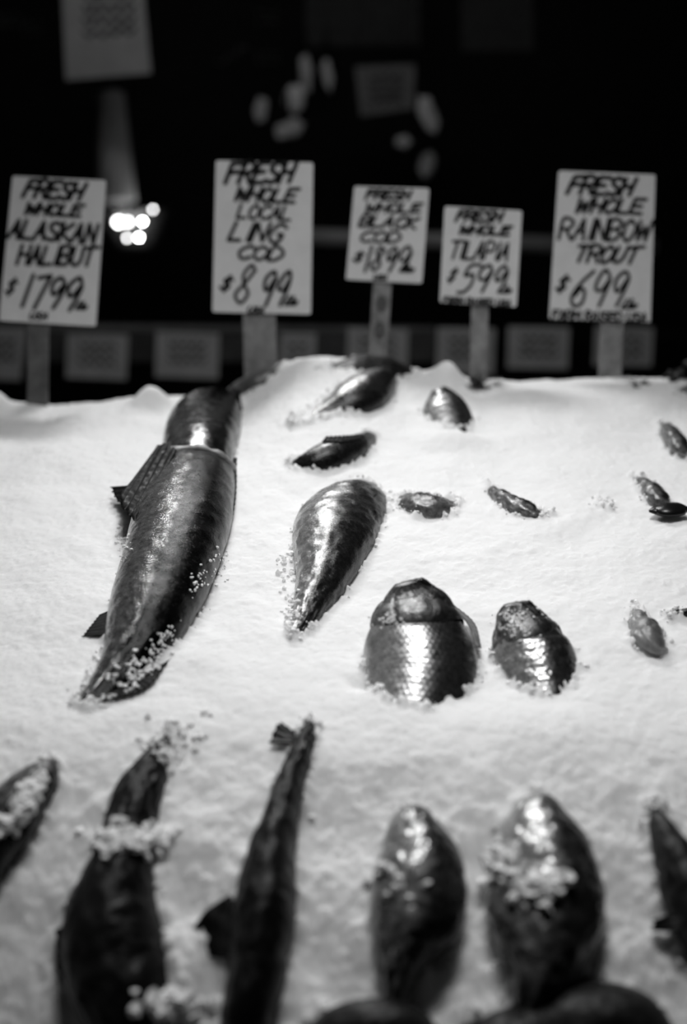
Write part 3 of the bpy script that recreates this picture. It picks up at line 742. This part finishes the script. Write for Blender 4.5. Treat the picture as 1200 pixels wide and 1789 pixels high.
# ------------------------------------------------------------------ loose ice crumbs
from mathutils.bvhtree import BVHTree
bpy.context.view_layer.update(); dg = bpy.context.evaluated_depsgraph_get()
ico = bmesh.new(); bmesh.ops.create_icosphere(ico, subdivisions=1, radius=1)
ico.verts.ensure_lookup_table()
IV = np.array([v.co[:] for v in ico.verts]); IF = np.array([[v.index for v in f.verts] for f in ico.faces]); ico.free()
cv_, cf_ = [], []
def crumb(p, s):
    q = IV * (1 + nrg.uniform(-.35, .35, (len(IV), 1))) * s * nrg.uniform(.7, 1.2, 3)
    cf_.append(IF + len(cv_) * len(IV)); cv_.append(q + np.asarray(p))
def icez(x, y):
    i = int(np.clip(np.searchsorted(xs, x), 0, len(xs) - 1)); j = int(np.clip(np.searchsorted(ys, y), 0, len(ys) - 1)); return ICEZ[i, j]
for (e, c) in CR:
    for k in range(1):
        if rng.random() < .45: continue
        d = rng.gauss(.001, .004); v = e - c; l = np.linalg.norm(v) + 1e-6
        q = e + v / l * d + np.array([rng.gauss(0, .004), rng.gauss(0, .004), 0])
        z = icez(q[0], q[1])
        crumb((q[0], q[1], z + .0005), rng.choice([.0012, .0018, .0024, .003, .004]))
def cluster(px, py, rx, ry, n, s0, s1, rot=0.0):
    for k in range(n):
        a, b = rng.gauss(0, .5), rng.gauss(0, .5)
        x = px + a * rx * math.cos(rot) - b * ry * math.sin(rot); y = py + a * rx * math.sin(rot) + b * ry * math.cos(rot)
        hit, loc, nr, idx, ob, mx = scene.ray_cast(dg, CAM, ray(x, y).normalized())
        if hit: s = rng.uniform(s0, s1); crumb(loc + Vector((0, 0, s * .3)), s)
cluster(235, 1175, 60, 26, 90, .0012, .0042, -.7)
cluster(285, 1120, 40, 18, 50, .001, .003, -.9)
cluster(345, 1020, 40, 14, 30, .001, .003, -1.0)
cluster(385, 985, 20, 30, 25, .001, .003)
cluster(215, 945, 18, 40, 40, .001, .004)
cluster(50, 1395, 60, 16, 40, .004, .011, -.9)
cluster(15, 1440, 40, 16, 24, .005, .012, -.9)
cluster(945, 1555, 45, 30, 60, .004, .010)
cluster(880, 1500, 50, 50, 40, .003, .009)
cluster(680, 1540, 40, 40, 16, .003, .008)
cluster(222, 1468, 66, 24, 120, .004, .009)
cluster(300, 1295, 50, 40, 40, .002, .006)
cluster(682, 1085, 22, 14, 36, .0012, .003)
cluster(905, 1100, 22, 14, 30, .0012, .003)
cluster(900, 1072, 40, 14, 40, .0010, .0025)
cluster(300, 1760, 60, 30, 50, .004, .012)
cluster(500, 985, 20, 30, 30, .002, .005); cluster(510, 1060, 20, 40, 30, .002, .004)
o = mesh_obj('ice_crumbs', np.concatenate(cv_), np.concatenate(cf_).tolist(), M_CRUMB, None, False)
tag(o, 'loose ice crumbs scattered along the edges of the fish', 'ice', kind='stuff')

# ------------------------------------------------------------------ stall and things in the dark behind
t = thing('display_table', (0, 2.2, 0), 'dark stall table that carries the ice bed, below the picture', 'table')
bm = bmesh.new(); box(bm, Vector((0, 2.185, .24)), Vector((1.22, 0, 0)), Vector((0, 1.23, 0)), Vector((0, 0, .02)), .004); bm_obj('table_top', bm, M_WOODD, t)
for sx in (-1.1, 1.1):
    for sy in (1.05, 3.3):
        bm = bmesh.new(); box(bm, Vector((sx, sy, .11)), Vector((.035, 0, 0)), Vector((0, .035, 0)), Vector((0, 0, .11)), .003); bm_obj('leg', bm, M_WOODD, t)
def panel(bm, quad, D, th=.003, Y=None):
    vs = [at(x, y, D) for (x, y) in quad]
    n_ = Vector((0, -1, 0))
    y0 = sum(v.y for v in vs) / 4 if Y is None else Y
    P = []
    for (x, y) in quad:
        r = ray(x, y); P.append(CAM + r * ((y0 - CAM.y) / r.y))
    fr = [bm.verts.new(p) for p in P]; bk = [bm.verts.new(p - n_ * th) for p in P]
    bm.faces.new(fr); bm.faces.new(bk[::-1]); k = len(fr)
    for i in range(k): bm.faces.new([fr[i], bk[i], bk[(i + 1) % k], fr[(i + 1) % k]])
    return y0
M_TAG = plain('tag_paper', 0.8, 0.8, 0.1, var=0.1, scale=20)
def paper(name, quad, D, lines, label, m=M_PAPER, cat='paper', group=None, ink=M_PRINT, Y=None, hang=False):
    c = at(sum(q[0] for q in quad) / 4, sum(q[1] for q in quad) / 4, D)
    t = thing(name, c, label, cat, group)
    bm = bmesh.new(); y0 = panel(bm, quad, D, Y=Y)
    sh = bm_obj('sheet', bm, m, t)
    if lines:
        def tomap(x, y):
            r = ray(x, y); return CAM + r * ((y0 - CAM.y) / r.y)
        for (xa, ya, xb, yb, cap) in lines:
            so = []
            n = max(4, int((xb - xa) / (cap * .7))); pts = []
            for i in range(n + 1):
                f_ = i / n; pts.append((xa + (xb - xa) * f_, ya + (yb - ya) * f_ + (cap * .5 if i % 2 else -cap * .5) * rng.uniform(.5, 1)))
            so.append(pts)
            strokes_mesh('print', [(so, cap * .35)], tomap, Vector((0, -1, 0)), ink, sh)
    if hang:
        for i in (0, 1):
            r = ray(*quad[i]); p = CAM + r * ((y0 - CAM.y) / r.y) + Vector((.012 if i == 0 else -.012, .004, -.01))
            tube('string', [p, Vector((p.x, p.y, 4.0))], .0015, M_BLACK, t, 6)
    return t
YB = at(320, 605, 4.46).y
def upright(px, t):
    p = at(px, 600, 4.46); bm = bmesh.new(); box(bm, Vector((p.x, YB + .05, p.z / 2)), Vector((.03, 0, 0)), Vector((0, .02, 0)), Vector((0, 0, p.z / 2 - .002)), .002); bm_obj('upright', bm, M_BLACK, t)
# shelf with price tags behind the ice
t = thing('shelf_board', at(320, 600, 4.5), 'dim horizontal shelf board behind the ice that the row of small tags hangs on', 'shelf')
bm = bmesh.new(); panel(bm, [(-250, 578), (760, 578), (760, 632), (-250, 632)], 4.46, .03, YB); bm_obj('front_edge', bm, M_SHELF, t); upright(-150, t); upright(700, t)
bm = bmesh.new(); panel(bm, [(-250, 566), (760, 572), (760, 578), (-250, 578)], 4.455, .034, YB - .004); bm_obj('top_lip', bm, M_WOOD, t)
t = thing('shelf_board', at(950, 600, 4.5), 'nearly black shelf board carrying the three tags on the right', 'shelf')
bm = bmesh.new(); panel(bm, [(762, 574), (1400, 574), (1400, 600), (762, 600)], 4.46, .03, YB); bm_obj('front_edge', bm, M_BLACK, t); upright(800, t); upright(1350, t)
TG = [([(-40, 575), (46, 572), (36, 665), (-45, 662)], 'pale shelf tag cut off by the left edge, left of the halibut sign stake'),
      ([(118, 583), (224, 585), (221, 664), (115, 660)], 'pale shelf tag just right of the halibut sign stake'),
      ([(273, 580), (383, 583), (381, 662), (271, 658)], 'pale shelf tag midway between the halibut and ling cod stakes'),
      ([(490, 582), (552, 583), (550, 640), (488, 640)], 'small dim shelf tag right of the wide ling cod stake'),
      ([(608, 572), (713, 576), (711, 652), (605, 650)], 'dim shelf tag behind the black cod sign stake'),
      ([(764, 572), (865, 574), (862, 655), (762, 652)], 'dim shelf tag behind the smallest sign stake'),
      ([(888, 570), (995, 572), (992, 645), (886, 643)], 'dim shelf tag between the two right-hand sign stakes'),
      ([(1040, 570), (1142, 572), (1138, 640), (1036, 638)], 'dim shelf tag behind the rainbow trout sign stake')]
for q, lab in TG:
    x0, y0, x1 = q[0][0], q[0][1], q[1][0]; wd = x1 - x0
    paper('shelf_tag', q, 4.40, [(x0 + wd * .2, y0 + 20 + 15 * i, x0 + wd * .78, y0 + 21 + 15 * i, 11) for i in range(3)], lab, M_TAG, cat='tag', group='small tags along the back shelf', Y=YB - .008)
# papers and boards hanging higher up
paper('hanging_poster', [(106, -60), (246, -60), (264, 128), (115, 140)], 4.6, [(146, -28 + 22 * i, 236, -30 + 21 * i, 16) for i in range(5)], 'largest hanging poster at the top left, pale with a dark block of print', cat='poster', hang=True)
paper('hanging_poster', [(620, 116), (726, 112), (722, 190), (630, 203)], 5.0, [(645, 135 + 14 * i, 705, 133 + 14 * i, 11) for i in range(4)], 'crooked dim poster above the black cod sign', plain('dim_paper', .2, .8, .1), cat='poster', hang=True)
M_DIM = plain('dark_board_paint', 0.05, 0.8, 0.1); M_DIM2 = plain('dull_print', 0.16, 0.8, 0.1)
paper('menu_board', [(534, -40), (734, -40), (734, 80), (532, 80)], 5.2, [], 'wide dark blank board at the top centre', M_DIM, cat='board', Y=5.506)
paper('menu_board', [(804, -40), (932, -40), (932, 88), (806, 90)], 5.2, [], 'smaller nearly black board at the top, right of centre', M_DIM, cat='board', Y=5.506)
paper('menu_board', [(366, -10), (500, -10), (498, 122), (368, 122)], 5.2, [(450, 22, 484, 22, 8), (450, 38, 484, 37, 8), (380, 112, 430, 80, 12), (450, 96, 486, 94, 8), (450, 108, 486, 108, 9)], 'black board with a few faint lines of print above the ling cod sign', M_BLACK, cat='board', ink=M_DIM2, Y=5.506)
paper('menu_board', [(-60, 0), (80, 0), (76, 80), (-60, 80)], 5.2, [(-20, 30, 40, 28, 10), (-10, 44, 72, 42, 10), (40, 58, 72, 58, 8)], 'black board with faint print in the top left corner', M_BLACK, cat='board', ink=M_DIM2, Y=5.506)
# pipe and bar
t = thing('steel_post', at(203, 350, 4.9), 'dim vertical steel post with a brighter top, above the glowing balls', 'post')
a_, b_ = at(192, 165, 4.9), at(206, 352, 4.9)
tube('tube', [a_, b_], [.050, .064], plain('dull_steel', .55, .5, .3, var=.15, scale=6), t, 28)
tube('hanger', [a_, Vector((a_.x, a_.y, 4.0))], .006, M_BLACK, t, 8)
tube('cap', [a_ + (a_ - b_).normalized() * .012, a_], [.03, .05], M_METAL, t, 28)
t = thing('shelf_bar', at(860, 420, 4.8), 'dim pale horizontal bar running behind the right four signs', 'bar')
tube('bar', [at(535, 413, 4.8), at(1145, 432, 4.8)], .026, plain('pale_bar_paint', .42, .5, .3, var=.3, scale=5), t, 20)
for px in (560, 900, 1125):
    tube('bracket', [at(px, 420, 4.8), Vector((at(px, 420, 4.8).x, 5.51, at(px, 420, 4.8).z))], .008, M_BLACK, t, 8)
# lamp cluster: glowing balls in place of lights reflected on metal
t = thing('glint_bowl', at(228, 395, 4.9), 'bright cluster of glowing balls in place of reflections on a metal bowl, between the halibut and ling cod signs', 'glow')
V_, Fc_ = [], []
pc = at(226, 366, 4.9); k_ = 4.9 / F
prof = [(66, 0), (64, 8), (52, 40), (40, 64), (30, 74), (27, 72), (37, 62), (49, 38), (61, 8), (63, 0)]
for (r, z) in prof:
    for j in range(36):
        a = 2 * math.pi * j / 36; V_.append(pc + Vector((math.cos(a) * r * k_, math.sin(a) * r * k_ * .6 + .10, -z * k_)))
for i in range(len(prof) - 1):
    for j in range(36): Fc_.append((i * 36 + j, i * 36 + (j + 1) % 36, (i + 1) * 36 + (j + 1) % 36, (i + 1) * 36 + j))
mesh_obj('metal_bowl', V_, Fc_, plain('dull_bowl_metal', .12, .4, .4, metal=.5), t)
for (px, py, r, mm) in ((249, 387, 2.8, M_GLOW), (243, 415, 2.8, M_GLOW), (207, 388, 7, M_GLOW2), (223, 388, 5, M_GLOW2), (222, 416, 3.0, M_GLOW2), (267, 366, 2.8, M_GLOW2)):
    ball('glow_ball', at(px, py, 4.9) - Vector((0, .0, 0)), r * k_, r * k_, r * k_, mm, t)
tube('rod', [at(203, 352, 4.9), at(206, 372, 4.9)], .008, M_METAL, t, 10)
# pale bags hanging in the dark
def bag(px, py, rx, ry, D, label, rot=0.0, v=M_BAG):
    c = at(px, py, D); k = D / F
    t = thing('hanging_bag', c, label, 'bag')
    bm = bmesh.new(); bmesh.ops.create_icosphere(bm, subdivisions=4, radius=1)
    for w_ in bm.verts:
        p = w_.co; n_ = 1 + .12 * math.sin(5 * p.x + px) * math.cos(4 * p.z + py) + .06 * math.sin(13 * p.z + 7 * p.x)
        q = Vector((p.x * rx * k * n_, p.y * rx * k * .5 * n_, p.z * ry * k * n_))
        w_.co = Matrix.Rotation(rot, 3, 'Y') @ q + c
    bm_obj('sack', bm, v, t, True)
    top = c + Matrix.Rotation(rot, 3, 'Y') @ Vector((0, 0, ry * k * .9))
    tube('string', [top + Vector((0, .05, .09)), Vector((top.x, top.y + .05, 4.0))], .0015, M_BLACK, t, 6)
    tube('tie', [top, top + Vector((0, .02, .05)), top + Vector((0, .05, .10))], [.012, .007, .004], M_BLACK, t, 8)
bag(505, 226, 26, 15, 5.0, 'brightest pale bag hanging in the dark above the ling cod sign', -.3)
bag(514, 174, 18, 26, 5.05, 'dim pale bag hanging just above the brightest bag', .2)
bag(456, 192, 11, 22, 5.1, 'small dim bag hanging left of the brightest bag', .1)
bag(748, 200, 15, 34, 5.0, 'pale bag hanging in the dark above and between the black cod and tilapia signs', -.3)
bag(704, 248, 14, 11, 5.0, 'small dim bag hanging just left below the pale bag over the black cod sign', 0)
bag(746, 288, 14, 24, 5.2, 'faint bag hanging just above the right corner of the black cod sign', .2)
bag(534, 128, 10, 34, 5.2, 'narrow dim bag hanging below the wide dark blank board, left one', -.1)
bag(572, 130, 8, 28, 5.2, 'narrow dim bag hanging below the wide dark blank board, right one', -.1)
